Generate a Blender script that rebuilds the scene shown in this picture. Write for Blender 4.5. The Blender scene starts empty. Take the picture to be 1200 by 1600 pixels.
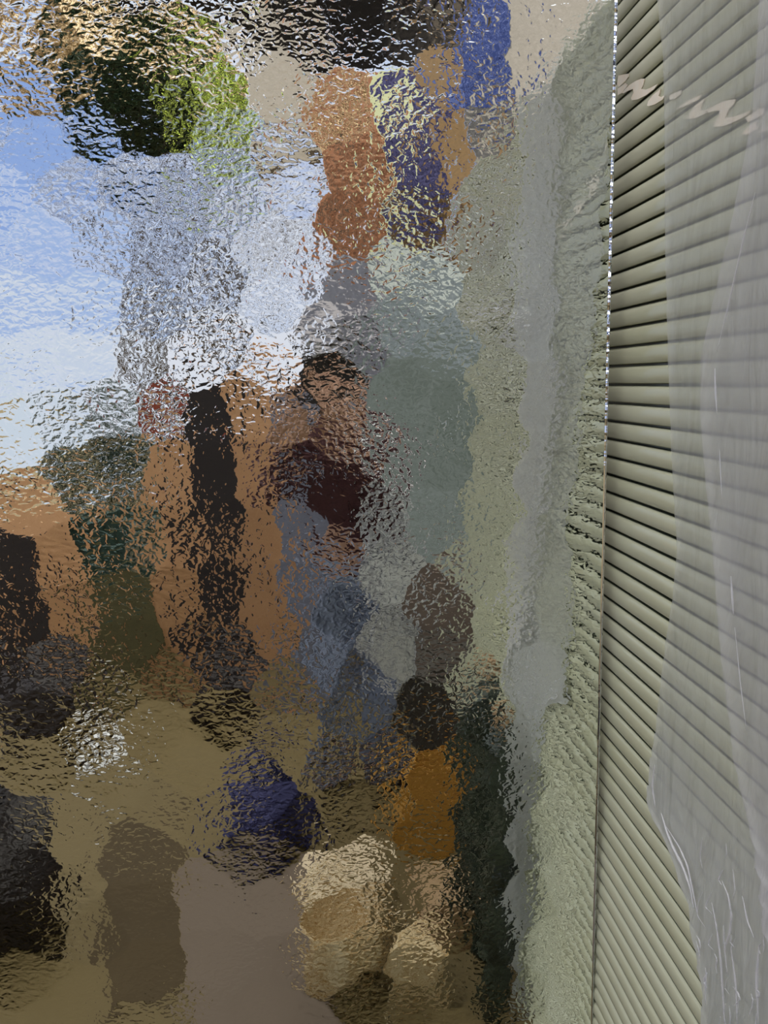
import bpy, bmesh, math, random
import numpy as np
from mathutils import Vector, Matrix, Euler, noise

random.seed(7)
S = bpy.context.scene
C = S.collection

# ------------------------------------------------------------------ camera
CAMZ = 1.5                      # camera height above the yard floor
F = 1200.0                      # focal length in pixels of the 1200x1600 frame
VPX, VPY = 478.0, 598.0         # where the ribs of the fluted panel converge
TH = math.atan((800 - VPY) / F)
PS = math.atan((600 - VPX) / F * math.cos(TH))
cam = bpy.data.cameras.new('camera')
cam_o = bpy.data.objects.new('camera', cam)
C.objects.link(cam_o)
cam.sensor_fit = 'VERTICAL'
cam.sensor_height = 32.0
cam.lens = 32.0 * F / 1600.0
cam.clip_start = 0.02
cam_o.location = (0, 0, CAMZ)
cam_o.rotation_euler = (math.pi / 2 - TH, 0, -PS)
S.camera = cam_o
RM = Euler(cam_o.rotation_euler).to_matrix()

D = 1.18                        # distance of the mirror plane (y = D)
X0 = 0.50                       # plane of the fluted panel (x = X0)


def ray(px, py):
    return RM @ Vector(((px - 600) / F, (800 - py) / F, -1.0))


def on_y(px, py, y):            # point of the plane y = const
    r = ray(px, py)
    return Vector((0, 0, CAMZ)) + r * (y / r.y)


def on_x(px, py, x):            # point of the plane x = const
    r = ray(px, py)
    return Vector((0, 0, CAMZ)) + r * (x / r.x)


def refl(px, py, dist):         # real place of something the flat mirror shows at that spot
    p = on_y(px, py, dist)
    return Vector((p.x, 2 * D - dist, p.z))


# ------------------------------------------------------------------ sky, sun, exposure
W = bpy.data.worlds.new('sky')
S.world = W
W.use_nodes = True
nt = W.node_tree
nt.nodes.clear()
N = nt.nodes.new
out = N('ShaderNodeOutputWorld')
bg = N('ShaderNodeBackground')
tc = N('ShaderNodeTexCoord')
mp = N('ShaderNodeMapping')
mp.inputs['Scale'].default_value = (2.2, 2.2, 4.5)
mp.inputs['Location'].default_value = (0.35, 0.1, 0.3)
no = N('ShaderNodeTexNoise')
no.inputs['Scale'].default_value = 1.5
no.inputs['Detail'].default_value = 5
cr = N('ShaderNodeValToRGB')
cr.color_ramp.elements[0].position = 0.42
cr.color_ramp.elements[0].color = (0, 0, 0, 1)
cr.color_ramp.elements[1].position = 0.62
cr.color_ramp.elements[1].color = (1, 1, 1, 1)
sep = N('ShaderNodeSeparateXYZ')
gr = N('ShaderNodeValToRGB')
e = gr.color_ramp.elements
e[0].position = 0.0
e[0].color = (0.60, 0.66, 0.80, 1)
e[1].position = 0.75
e[1].color = (3.0, 2.9, 2.75, 1)
for p_, c_ in ((0.14, (0.34, 0.46, 0.80, 1)), (0.30, (0.26, 0.38, 0.76, 1)), (0.42, (0.8, 0.85, 1.0, 1))):
    m2 = gr.color_ramp.elements.new(p_)
    m2.color = c_
mix = N('ShaderNodeMix')
mix.data_type = 'RGBA'
mix.inputs['B'].default_value = (0.74, 0.75, 0.88, 1)
L = nt.links.new
L(tc.outputs['Generated'], mp.inputs['Vector'])
L(mp.outputs['Vector'], no.inputs['Vector'])
L(no.outputs['Fac'], cr.inputs['Fac'])
L(tc.outputs['Generated'], sep.inputs['Vector'])
L(sep.outputs['Z'], gr.inputs['Fac'])
mx = N('ShaderNodeMix')
mx.data_type = 'RGBA'
mx.blend_type = 'LIGHTEN'
mx.inputs['Factor'].default_value = 1.0
L(cr.outputs['Color'], mix.inputs['Factor'])
L(gr.outputs['Color'], mix.inputs['A'])
L(mix.outputs['Result'], mx.inputs['A'])
L(gr.outputs['Color'], mx.inputs['B'])
L(mx.outputs['Result'], bg.inputs['Color'])
L(bg.outputs['Background'], out.inputs['Surface'])
bg.inputs['Strength'].default_value = 1.0

sun = bpy.data.lights.new('sun', 'SUN')
sun_o = bpy.data.objects.new('sun', sun)
C.objects.link(sun_o)
sun.energy = 4.0
sun.color = (1.0, 0.87, 0.70)
sun.angle = 0.009
sun_dir = Vector((0.30, -0.72, -0.62)).normalized()      # the way the light travels
sun_o.rotation_euler = sun_dir.to_track_quat('-Z', 'Y').to_euler()

S.view_settings.view_transform = 'Standard'
S.view_settings.look = 'None'
S.view_settings.gamma = 1.0
S.view_settings.use_curve_mapping = False
S.view_settings.exposure = 0.0


# ------------------------------------------------------------------ materials
def mat(name, col, rough=0.6, col2=None, scale=6.0, bump=0.0, bscale=40.0, metallic=0.0, coat=0.0, detail=4):
    m = bpy.data.materials.new(name)
    m.use_nodes = True
    t = m.node_tree
    b = t.nodes['Principled BSDF']
    b.inputs['Base Color'].default_value = (*col, 1)
    b.inputs['Roughness'].default_value = rough
    b.inputs['Metallic'].default_value = metallic
    b.inputs['Coat Weight'].default_value = coat
    co = t.nodes.new('ShaderNodeTexCoord')
    if col2 is not None:
        n = t.nodes.new('ShaderNodeTexNoise')
        n.inputs['Scale'].default_value = scale
        n.inputs['Detail'].default_value = detail
        r = t.nodes.new('ShaderNodeValToRGB')
        r.color_ramp.elements[0].position = 0.36
        r.color_ramp.elements[0].color = (*col, 1)
        r.color_ramp.elements[1].position = 0.64
        r.color_ramp.elements[1].color = (*col2, 1)
        t.links.new(co.outputs['Object'], n.inputs['Vector'])
        t.links.new(n.outputs['Fac'], r.inputs['Fac'])
        t.links.new(r.outputs['Color'], b.inputs['Base Color'])
    if bump:
        n = t.nodes.new('ShaderNodeTexNoise')
        n.inputs['Scale'].default_value = bscale
        n.inputs['Detail'].default_value = 3
        bp = t.nodes.new('ShaderNodeBump')
        bp.inputs['Distance'].default_value = bump
        t.links.new(co.outputs['Object'], n.inputs['Vector'])
        t.links.new(n.outputs['Fac'], bp.inputs['Height'])
        t.links.new(bp.outputs['Normal'], b.inputs['Normal'])
    return m


def wood(name, a, b_, rough=0.55, sx=2.0, sz=30.0):
    m = bpy.data.materials.new(name)
    m.use_nodes = True
    t = m.node_tree
    b = t.nodes['Principled BSDF']
    b.inputs['Roughness'].default_value = rough
    co = t.nodes.new('ShaderNodeTexCoord')
    ma = t.nodes.new('ShaderNodeMapping')
    ma.inputs['Scale'].default_value = (sz, sz, sx)
    n = t.nodes.new('ShaderNodeTexNoise')
    n.inputs['Scale'].default_value = 1.0
    n.inputs['Detail'].default_value = 6
    r = t.nodes.new('ShaderNodeValToRGB')
    r.color_ramp.elements[0].position = 0.3
    r.color_ramp.elements[0].color = (*a, 1)
    r.color_ramp.elements[1].position = 0.7
    r.color_ramp.elements[1].color = (*b_, 1)
    t.links.new(co.outputs['Object'], ma.inputs['Vector'])
    t.links.new(ma.outputs['Vector'], n.inputs['Vector'])
    t.links.new(n.outputs['Fac'], r.inputs['Fac'])
    t.links.new(r.outputs['Color'], b.inputs['Base Color'])
    return m


def film_mat(name, col, opacity, rough=0.35, crease=1.0):
    """milky plastic film: part of the light goes straight through"""
    m = bpy.data.materials.new(name)
    m.use_nodes = True
    t = m.node_tree
    t.nodes.clear()
    o = t.nodes.new('ShaderNodeOutputMaterial')
    tr = t.nodes.new('ShaderNodeBsdfTransparent')
    df = t.nodes.new('ShaderNodeBsdfDiffuse')
    df.inputs['Color'].default_value = (*col, 1)
    tl = t.nodes.new('ShaderNodeBsdfTranslucent')
    tl.inputs['Color'].default_value = (*col, 1)
    gl = t.nodes.new('ShaderNodeBsdfGlossy')
    gl.inputs['Roughness'].default_value = rough
    gl.inputs['Color'].default_value = (0.9, 0.9, 0.9, 1)
    co = t.nodes.new('ShaderNodeTexCoord')
    n1 = t.nodes.new('ShaderNodeTexNoise')
    n1.inputs['Scale'].default_value = 5.0
    n1.inputs['Detail'].default_value = 5
    n1.inputs['Distortion'].default_value = 1.2
    mp_ = t.nodes.new('ShaderNodeMapping')
    mp_.inputs['Scale'].default_value = (1, 4.5, 1)
    bp = t.nodes.new('ShaderNodeBump')
    bp.inputs['Distance'].default_value = 0.012 * crease
    t.links.new(co.outputs['Object'], mp_.inputs['Vector'])
    t.links.new(mp_.outputs['Vector'], n1.inputs['Vector'])
    t.links.new(n1.outputs['Fac'], bp.inputs['Height'])
    at = t.nodes.new('ShaderNodeAttribute')
    at.attribute_name = 'bunch'
    for g in (df, gl):
        t.links.new(bp.outputs['Normal'], g.inputs['Normal'])
    a = t.nodes.new('ShaderNodeMixShader')
    a.inputs[0].default_value = 0.25
    b = t.nodes.new('ShaderNodeMixShader')
    b.inputs[0].default_value = 0.14
    c = t.nodes.new('ShaderNodeMixShader')
    rg = t.nodes.new('ShaderNodeMapRange')
    rg.inputs['From Min'].default_value = 0.3
    rg.inputs['From Max'].default_value = 0.7
    rg.inputs['To Min'].default_value = opacity - 0.06
    rg.inputs['To Max'].default_value = opacity + 0.06
    t.links.new(n1.outputs['Fac'], rg.inputs['Value'])
    ad = t.nodes.new('ShaderNodeMath')
    ad.operation = 'MULTIPLY_ADD'
    ad.inputs[1].default_value = 0.36
    ad.use_clamp = True
    t.links.new(at.outputs['Fac'], ad.inputs[0])
    t.links.new(rg.outputs['Result'], ad.inputs[2])
    t.links.new(ad.outputs[0], c.inputs[0])
    t.links.new(df.outputs[0], a.inputs[1])
    t.links.new(tl.outputs[0], a.inputs[2])
    t.links.new(a.outputs[0], b.inputs[1])
    t.links.new(gl.outputs[0], b.inputs[2])
    t.links.new(tr.outputs[0], c.inputs[1])
    t.links.new(b.outputs[0], c.inputs[2])
    t.links.new(c.outputs[0], o.inputs['Surface'])
    return m


# ------------------------------------------------------------------ mesh helpers
def finish(bm, name, m, parent=None, smooth=False):
    me = bpy.data.meshes.new(name)
    bmesh.ops.recalc_face_normals(bm, faces=bm.faces)
    bm.to_mesh(me)
    bm.free()
    if smooth:
        for p in me.polygons:
            p.use_smooth = True
    me.materials.append(m)
    o = bpy.data.objects.new(name, me)
    C.objects.link(o)
    if parent is not None:
        o.parent = parent
    return o


def tag(o, label=None, cat=None, group=None, kind=None):
    for k, v in (('label', label), ('category', cat), ('group', group), ('kind', kind)):
        if v:
            o[k] = v
    return o


def thing(name, loc, label, cat, rz=0.0, group=None):
    o = bpy.data.objects.new(name, None)
    o.empty_display_size = 0.1
    C.objects.link(o)
    o.location = loc
    o.rotation_euler = (0, 0, rz)
    return tag(o, label, cat, group)


def box(bm, x0, x1, y0, y1, z0, z1, bevel=0.0, rot=None):
    """a box with softened edges, added to bm"""
    r = bmesh.ops.create_cube(bm, size=1.0)
    vs = r['verts']
    c = Vector(((x0 + x1) / 2, (y0 + y1) / 2, (z0 + z1) / 2))
    s = Vector((abs(x1 - x0), abs(y1 - y0), abs(z1 - z0)))
    for v in vs:
        v.co = Vector((v.co.x * s.x, v.co.y * s.y, v.co.z * s.z))
        if rot is not None:
            v.co = rot @ v.co
        v.co += c
    if bevel > 0:
        es = list({e_ for v in vs for e_ in v.link_edges})
        bmesh.ops.bevel(bm, geom=es, offset=min(bevel, min(s) * 0.3), segments=2, profile=0.6, affect='EDGES')


def tube(bm, pts, rad, n=10, cap=True):
    """a round tube through pts; rad is one radius or one per point"""
    pts = [Vector(p) for p in pts]
    if not hasattr(rad, '__len__'):
        rad = [rad] * len(pts)
    rings = []
    for i, p in enumerate(pts):
        a = pts[max(i - 1, 0)]
        b = pts[min(i + 1, len(pts) - 1)]
        d = (b - a).normalized()
        up = Vector((0, 0, 1)) if abs(d.z) < 0.9 else Vector((1, 0, 0))
        u = d.cross(up).normalized()
        w = d.cross(u).normalized()
        rings.append([bm.verts.new(p + (u * math.cos(2 * math.pi * k / n) + w * math.sin(2 * math.pi * k / n)) * rad[i]) for k in range(n)])
    for i in range(len(rings) - 1):
        for k in range(n):
            bm.faces.new((rings[i][k], rings[i][(k + 1) % n], rings[i + 1][(k + 1) % n], rings[i + 1][k]))
    if cap:
        bm.faces.new(rings[0])
        bm.faces.new(rings[-1])


def lathe(bm, prof, n=28, c=(0, 0, 0)):
    rings = []
    for r, z in prof:
        rings.append([bm.verts.new((c[0] + r * math.cos(2 * math.pi * k / n), c[1] + r * math.sin(2 * math.pi * k / n), c[2] + z)) for k in range(n)])
    for i in range(len(rings) - 1):
        for k in range(n):
            bm.faces.new((rings[i][k], rings[i][(k + 1) % n], rings[i + 1][(k + 1) % n], rings[i + 1][k]))
    bm.faces.new(rings[0])
    bm.faces.new(rings[-1])


def lump(bm, c, s, seed=0, amp=0.16, freq=2.2, sub=4, flat=True):
    """a soft irregular body: full bag, heap of cloth"""
    r = bmesh.ops.create_icosphere(bm, subdivisions=sub, radius=1.0)
    for v in r['verts']:
        d = v.co.normalized()
        k = 1 + amp * noise.noise(d * freq + Vector((seed, seed * 0.7, 3))) + amp * 0.5 * noise.noise(d * freq * 2.7 + Vector((seed, 5, 1)))
        q = Vector((d.x * s[0], d.y * s[1], d.z * s[2])) * k
        if flat and q.z < -s[2] * 0.8:
            q.z = -s[2] * 0.8
        v.co = q + Vector(c)


def cloth(bm, w, h, folds, depth, thick=0.006, nx=60, nz=30, sag=0.0, seed=0):
    """a hanging sheet with vertical folds, top edge at z = 0"""
    g = []
    for side in (0, 1):
        rows = []
        for j in range(nz + 1):
            row = []
            for i in range(nx + 1):
                u, v = i / nx, j / nz
                y = depth * math.sin(u * folds * 2 * math.pi + 1.3 * math.sin(v * 3 + seed)) * (0.35 + 0.65 * v)
                y += depth * 0.6 * noise.noise(Vector((u * 3, v * 2, seed)))
                z = -v * h - sag * math.sin(u * math.pi) * (1 - v) + 0.04 * h * v * noise.noise(Vector((u * 4, 0, seed + 4)))
                row.append(bm.verts.new(((u - 0.5) * w, y + side * thick, z)))
            rows.append(row)
        g.append(rows)
    for rows in g:
        for j in range(nz):
            for i in range(nx):
                bm.faces.new((rows[j][i], rows[j][i + 1], rows[j + 1][i + 1], rows[j + 1][i]))
    a, b = g
    for j in range(nz):
        for i in (0, nx):
            bm.faces.new((a[j][i], a[j + 1][i], b[j + 1][i], b[j][i]))
    for i in range(nx):
        for j in (0, nz):
            bm.faces.new((a[j][i], a[j][i + 1], b[j][i + 1], b[j][i]))


def leaves(bm, c, s, n, size, rnd):
    """n pointed leaves, each folded at its midrib, filling an ellipsoid"""
    for _ in range(n):
        while True:
            p = Vector((rnd.uniform(-1, 1), rnd.uniform(-1, 1), rnd.uniform(-1, 1)))
            if p.length < 1 and p.length > 0.25:
                break
        q = Vector((p.x * s[0], p.y * s[1], p.z * s[2])) + Vector(c)
        l = size * rnd.uniform(0.7, 1.3)
        R = Euler((rnd.uniform(-1, 1), rnd.uniform(-1, 1), rnd.uniform(0, 6.3))).to_matrix()
        vs = [bm.verts.new(q + R @ Vector(t) * l) for t in ((0, 0, 0), (0.28, 0.35, 0.08), (0.2, 0.8, 0.02), (0, 1.1, -0.1), (-0.2, 0.8, 0.02), (-0.28, 0.35, 0.08), (0, 0.45, -0.03))]
        for k in range(6):
            bm.faces.new((vs[k], vs[(k + 1) % 6], vs[6]))


# ------------------------------------------------------------------ setting
M_floor = mat('earth_floor', (0.100, 0.070, 0.024), 0.75, (0.125, 0.088, 0.031), 1.2, bump=0.004, bscale=25)
bm = bmesh.new()
box(bm, -14, 8, -14, 3, -0.2, 0)
fl = tag(finish(bm, 'floor', M_floor), kind='structure')

M_wall = mat('unseen_wall_grey_render', (0.62, 0.61, 0.58), 0.8, (0.68, 0.67, 0.64), 3, bump=0.003)
bm = bmesh.new()
box(bm, -3.4, 1.3, 1.62, 1.80, 0, 4.3)  # unseen wall, made this tall to shade the lower yard from the sun
tag(finish(bm, 'unseen_wall_back', M_wall), kind='structure')

M_roof = mat('dark_roof_boards', (0.022, 0.016, 0.012), 0.7, (0.04, 0.028, 0.02), 5, bump=0.004)
bm = bmesh.new()
box(bm, -3.4, 0.42, -0.55, -0.22, 2.86, 2.92)
for i in range(12):                      # brackets that carry the narrow canopy from the wall
    x = -3.3 + i * 0.33
    box(bm, x, x + 0.04, -0.50, 1.64, 2.92, 2.98, 0.004)
for i in range(14):                      # front boards of the canopy, the right ones hang lower
    xa_, xc_ = -3.4 + i * 0.229, -3.4 + (i + 1) * 0.229 - 0.006
    box(bm, xa_, xc_, -0.58, -0.55, 2.82 + 0.03 * math.sin(i * 2.1), 3.45, 0.003)
for i in range(5):
    xa_ = -0.19 + i * 0.152
    box(bm, xa_, xa_ + 0.149, -0.585, -0.55, 2.67 + 0.015 * (i % 2), 3.45, 0.003)
tag(finish(bm, 'ceiling', M_roof), kind='structure')

# ------------------------------------------------------------------ fluted glass panel
def rib_material():
    m = bpy.data.materials.new('fluted_green_glass')
    m.use_nodes = True
    t = m.node_tree
    b = t.nodes['Principled BSDF']
    co = t.nodes.new('ShaderNodeTexCoord')
    mp_ = t.nodes.new('ShaderNodeMapping')
    mp_.inputs['Scale'].default_value = (1, 0.8, 5)
    n = t.nodes.new('ShaderNodeTexNoise')
    n.inputs['Scale'].default_value = 1.4
    n.inputs['Detail'].default_value = 3
    r = t.nodes.new('ShaderNodeValToRGB')
    r.color_ramp.elements[0].position = 0.3
    r.color_ramp.elements[0].color = (0.49, 0.495, 0.335, 1)
    r.color_ramp.elements[1].position = 0.7
    r.color_ramp.elements[1].color = (0.56, 0.57, 0.43, 1)
    t.links.new(co.outputs['Object'], mp_.inputs['Vector'])
    t.links.new(mp_.outputs['Vector'], n.inputs['Vector'])
    t.links.new(n.outputs['Fac'], r.inputs['Fac'])
    t.links.new(r.outputs['Color'], b.inputs['Base Color'])
    b.inputs['Roughness'].default_value = 0.16
    b.inputs['IOR'].default_value = 1.5
    return m


M_rib = rib_material()
PITCH = 0.02975
Z_TOP = CAMZ + 0.625
Y_A, Y_B = -0.06, 1.56
prof = []                                # (x, z) outline of the ribbed face, bottom to top
z_g = CAMZ - 0.0031                      # one groove sits here
k0 = -int(z_g / PITCH)
k1 = int((Z_TOP - z_g) / PITCH)
for k in range(k0, k1):
    zb = z_g + k * PITCH
    gw = 0.0019
    prof.append((X0 + 0.013, zb - gw * 0.8))
    prof.append((X0 + 0.013, zb + gw * 0.8))
    for q in range(0, 13):
        t_ = q / 12
        zz = zb + gw + (PITCH - 2 * gw) * t_
        bulge = (4 * t_ * (1 - t_)) ** 0.5
        prof.append((X0 + 0.0040 - 0.0050 * bulge, zz))
bm = bmesh.new()
ys = [Y_A + (Y_B - Y_A) * i / 24 for i in range(25)]
grid = [[bm.verts.new((x, y, z)) for (x, z) in prof] for y in ys]
for i in range(24):
    for j in range(len(prof) - 1):
        bm.faces.new((grid[i][j], grid[i + 1][j], grid[i + 1][j + 1], grid[i][j + 1]))
xb = X0 + 0.016
bk = [[bm.verts.new((xb, y, z)) for z in (prof[0][1], prof[-1][1])] for y in ys]
for i in range(24):
    bm.faces.new((bk[i][0], bk[i][1], bk[i + 1][1], bk[i + 1][0]))
    bm.faces.new((grid[i][0], bk[i][0], bk[i + 1][0], grid[i + 1][0]))
    bm.faces.new((grid[i][-1], grid[i + 1][-1], bk[i + 1][1], bk[i][1]))
for i in (0, 24):
    bm.faces.new([bk[i][0]] + grid[i] + [bk[i][1]])
panel = finish(bm, 'fluted_glass_panel', M_rib, smooth=True)
panel.data.set_sharp_from_angle(angle=math.radians(42))
panel.data.materials.append(mat('dark_green_glass_groove', (0.050, 0.060, 0.038), 0.3, (0.065, 0.075, 0.05), 5))
for p_ in panel.data.polygons:           # the narrow grooves get a darker green than the ribs
    xs_ = [panel.data.vertices[v_].co.x for v_ in p_.vertices]
    if len(p_.vertices) == 4 and max(xs_) > X0 + 0.0125 and max(xs_) < X0 + 0.0135:
        p_.material_index = 1
tag(panel, 'grey green fluted glass panel with horizontal ribs, standing right of the wavy mirror sheet', 'glass panel')

# ------------------------------------------------------------------ plastic film on the panel
def sheet(name, edge, x_off, y_near, m, seed, amp, zlo, zhi, nu=110, nv=420, curl=0.0):
    """film on the panel: free vertical edge given by photo points, running towards the viewer"""
    e3 = sorted([on_x(px, py, X0) for px, py in edge], key=lambda v: v.z)
    zs = [v.z for v in e3]
    yy = [v.y for v in e3]
    lo = max(zlo, 0.012)
    b = bmesh.new()
    g = []
    bunch = []
    for j in range(nv + 1):
        z = lo + (zhi - lo) * j / nv
        ye = float(np.interp(z, zs, yy))
        ye += 0.0022 * noise.noise(Vector((z * 60, seed, 0)))
        if z < 1.02:
            ye += 0.010 * noise.noise(Vector((z * 45, seed, 2))) + 0.005 * noise.noise(Vector((z * 150, seed, 5)))
        row = []
        for i in range(nu + 1):
            u = i / nu
            u = u ** 1.3
            y = ye + (y_near - ye) * u
            n1 = noise.noise(Vector((y * 7, z * 1.6, seed)))
            n2 = noise.noise(Vector((y * 26, z * 5, seed + 3)))
            low = max(0.0, min(1.0, (CAMZ - 0.35 - z) / 0.5))
            q = max(0.0, min(1.0, (1.07 + 0.05 * n1 - z) / 0.16))
            bunch.append(q * q * (3 - 2 * q))
            wr = amp * (0.5 * n1 + 0.25 * n2) * (0.35 + 1.5 * low)
            wr += low * amp * 0.9 * abs(noise.noise(Vector((y * 14 + z * 4, z * 2.2, seed + 7))))
            lift = curl * math.exp(-((ye - y) / 0.012) ** 2)
            row.append(b.verts.new((X0 - x_off - abs(wr) - lift, y, z)))
        g.append(row)
    for j in range(nv):
        for i in range(nu):
            b.faces.new((g[j][i], g[j][i + 1], g[j + 1][i + 1], g[j + 1][i]))
    o = finish(b, name, m, smooth=True)
    a_ = o.data.attributes.new('bunch', 'FLOAT', 'POINT')
    a_.data.foreach_set('value', bunch)
    return o


M_film1 = film_mat('milky_film', (0.72, 0.74, 0.72), 0.40)
M_film2 = film_mat('milky_film_doubled', (0.74, 0.74, 0.77), 0.42)
inner_edge = [(1030, -80), (1033, 0), (1043, 90), (1046, 200), (1046, 400), (1050, 560), (1055, 700), (1064, 860), (1056, 940), (1045, 1010), (1037, 1080),
              (1030, 1140), (1021, 1200), (1018, 1250), (1030, 1285), (1042, 1310), (1055, 1340), (1068, 1370), (1078, 1400), (1088, 1450), (1096, 1500),
              (1103, 1530), (1104, 1600), (1106, 1800)]
f1 = sheet('plastic_film', inner_edge, 0.0035, 0.63, M_film1, 3, 0.010, 0.0, Z_TOP - 0.002, curl=0.002)
tag(f1, 'torn milky plastic film with crumpled lower edge, wrapped over the fluted glass panel', 'plastic film')
outer_edge = [(1215, -60), (1212, 60), (1203, 180), (1188, 260), (1165, 370), (1140, 470), (1120, 555), (1118, 640), (1128, 760), (1139, 860), (1146, 960), (1152, 1030),
              (1166, 1130), (1172, 1180), (1190, 1260), (1205, 1320), (1230, 1500), (1240, 1700)]
f2 = sheet('plastic_film', outer_edge, 0.017, 0.61, M_film2, 11, 0.008, 0.25, Z_TOP - 0.01, curl=0.003)
tag(f2, 'second loose layer of milky film with a bright hanging edge at the far right', 'plastic film')

# bright rolled creases of the film
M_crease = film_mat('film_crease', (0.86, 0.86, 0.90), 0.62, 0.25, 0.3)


def crease(parent, pts, w, xo):
    b = bmesh.new()
    P = [on_x(px, py, X0 - xo) for px, py in pts]
    # resample smoothly
    Q = []
    for i in range(len(P) - 1):
        for s in range(6):
            t_ = s / 6
            Q.append(P[i].lerp(P[i + 1], t_))
    Q.append(P[-1])
    n = len(Q)
    Q = [Q[0]] + [(Q[i - 1] + Q[i] * 2 + Q[i + 1]) / 4 for i in range(1, n - 1)] + [Q[-1]]
    rad = [w * (0.25 + 0.75 * math.sin(math.pi * i / (n - 1))) * (1 + 0.35 * noise.noise(Vector((i * 0.7, w * 99, 2)))) for i in range(n)]
    tube(b, Q, rad, 8)
    o = finish(b, 'film_crease', M_crease, parent, smooth=True)
    o['label'] = 'bright folded crease'
    return o


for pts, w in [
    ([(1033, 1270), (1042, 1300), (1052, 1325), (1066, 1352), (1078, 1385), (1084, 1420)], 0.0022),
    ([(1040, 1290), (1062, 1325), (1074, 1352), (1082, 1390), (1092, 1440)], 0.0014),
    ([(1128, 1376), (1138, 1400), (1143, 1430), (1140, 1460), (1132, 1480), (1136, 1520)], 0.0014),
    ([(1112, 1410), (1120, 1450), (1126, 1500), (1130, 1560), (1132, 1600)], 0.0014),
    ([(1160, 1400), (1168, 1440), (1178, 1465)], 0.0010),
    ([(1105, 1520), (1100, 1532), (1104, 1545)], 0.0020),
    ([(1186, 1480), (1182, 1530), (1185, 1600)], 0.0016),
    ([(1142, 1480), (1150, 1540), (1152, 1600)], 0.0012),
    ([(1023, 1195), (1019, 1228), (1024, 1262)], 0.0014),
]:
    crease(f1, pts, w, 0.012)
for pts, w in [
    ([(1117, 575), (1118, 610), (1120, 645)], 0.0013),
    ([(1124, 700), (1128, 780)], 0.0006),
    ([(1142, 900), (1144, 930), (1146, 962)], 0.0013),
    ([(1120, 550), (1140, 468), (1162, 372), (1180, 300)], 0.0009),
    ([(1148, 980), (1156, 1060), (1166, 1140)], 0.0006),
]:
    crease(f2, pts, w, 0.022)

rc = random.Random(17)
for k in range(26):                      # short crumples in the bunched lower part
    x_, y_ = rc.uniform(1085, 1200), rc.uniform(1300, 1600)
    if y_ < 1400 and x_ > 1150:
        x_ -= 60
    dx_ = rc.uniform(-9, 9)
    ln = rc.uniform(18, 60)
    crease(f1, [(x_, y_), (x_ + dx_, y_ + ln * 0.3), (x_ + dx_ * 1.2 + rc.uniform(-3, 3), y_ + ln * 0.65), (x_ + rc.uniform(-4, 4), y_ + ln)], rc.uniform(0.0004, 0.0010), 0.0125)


def near_crease(pts, w):
    """loose wisps of film nearer the viewer, out of direct view but mirrored"""
    b = bmesh.new()
    Q = []
    for px, py in pts:
        p_ = on_x(px, py, X0 - 0.012)
        Q.append(Vector((p_.x, 2 * D - p_.y, p_.z)))
    R_ = []
    for i in range(len(Q) - 1):
        for k in range(5):
            R_.append(Q[i].lerp(Q[i + 1], k / 5))
    R_.append(Q[-1])
    for _ in range(2):
        R_ = [R_[0]] + [(R_[i - 1] + R_[i] * 2 + R_[i + 1]) / 4 for i in range(1, len(R_) - 1)] + [R_[-1]]
    tube(b, R_, [w * (0.4 + 0.6 * math.sin(math.pi * i / (len(R_) - 1))) for i in range(len(R_))], 8)
    o = finish(b, 'film_wisp', M_crease, None, smooth=True)
    return o


for pts, w, lb in [
    ([(815, 288), (780, 295), (752, 312), (758, 335), (776, 352), (765, 370), (740, 388)], 0.0065, 'hooked wisp of film mirrored in the dark green area'),
    ([(845, 446), (815, 458), (790, 476), (750, 486), (712, 490)], 0.0065, 'slanting wisp of film mirrored below the hooked one'),
    ([(840, 488), (815, 500), (790, 520), (770, 546)], 0.009, 'short thick wisp of film mirrored lowest of the wisps'),
]:
    tag(near_crease(pts, w), lb, 'film wisp', 'film wisps on the fluted panel')

# ------------------------------------------------------------------ the wavy mirror sheet
EDGE_T, EDGE_B = on_y(965.5, 0, D), on_y(927, 1600, D)


def edge_x(z):
    return EDGE_T.x + (EDGE_B.x - EDGE_T.x) * (z - EDGE_T.z) / (EDGE_B.z - EDGE_T.z)


ROOT_MIRROR = thing('textured_glass_sheet', (-0.06, D, 0.0), 'tall wavy hammered mirror glass sheet, mirroring sky, timber and floor', 'glass sheet')
MX0, MZ1 = -0.66, CAMZ + 0.68
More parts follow.
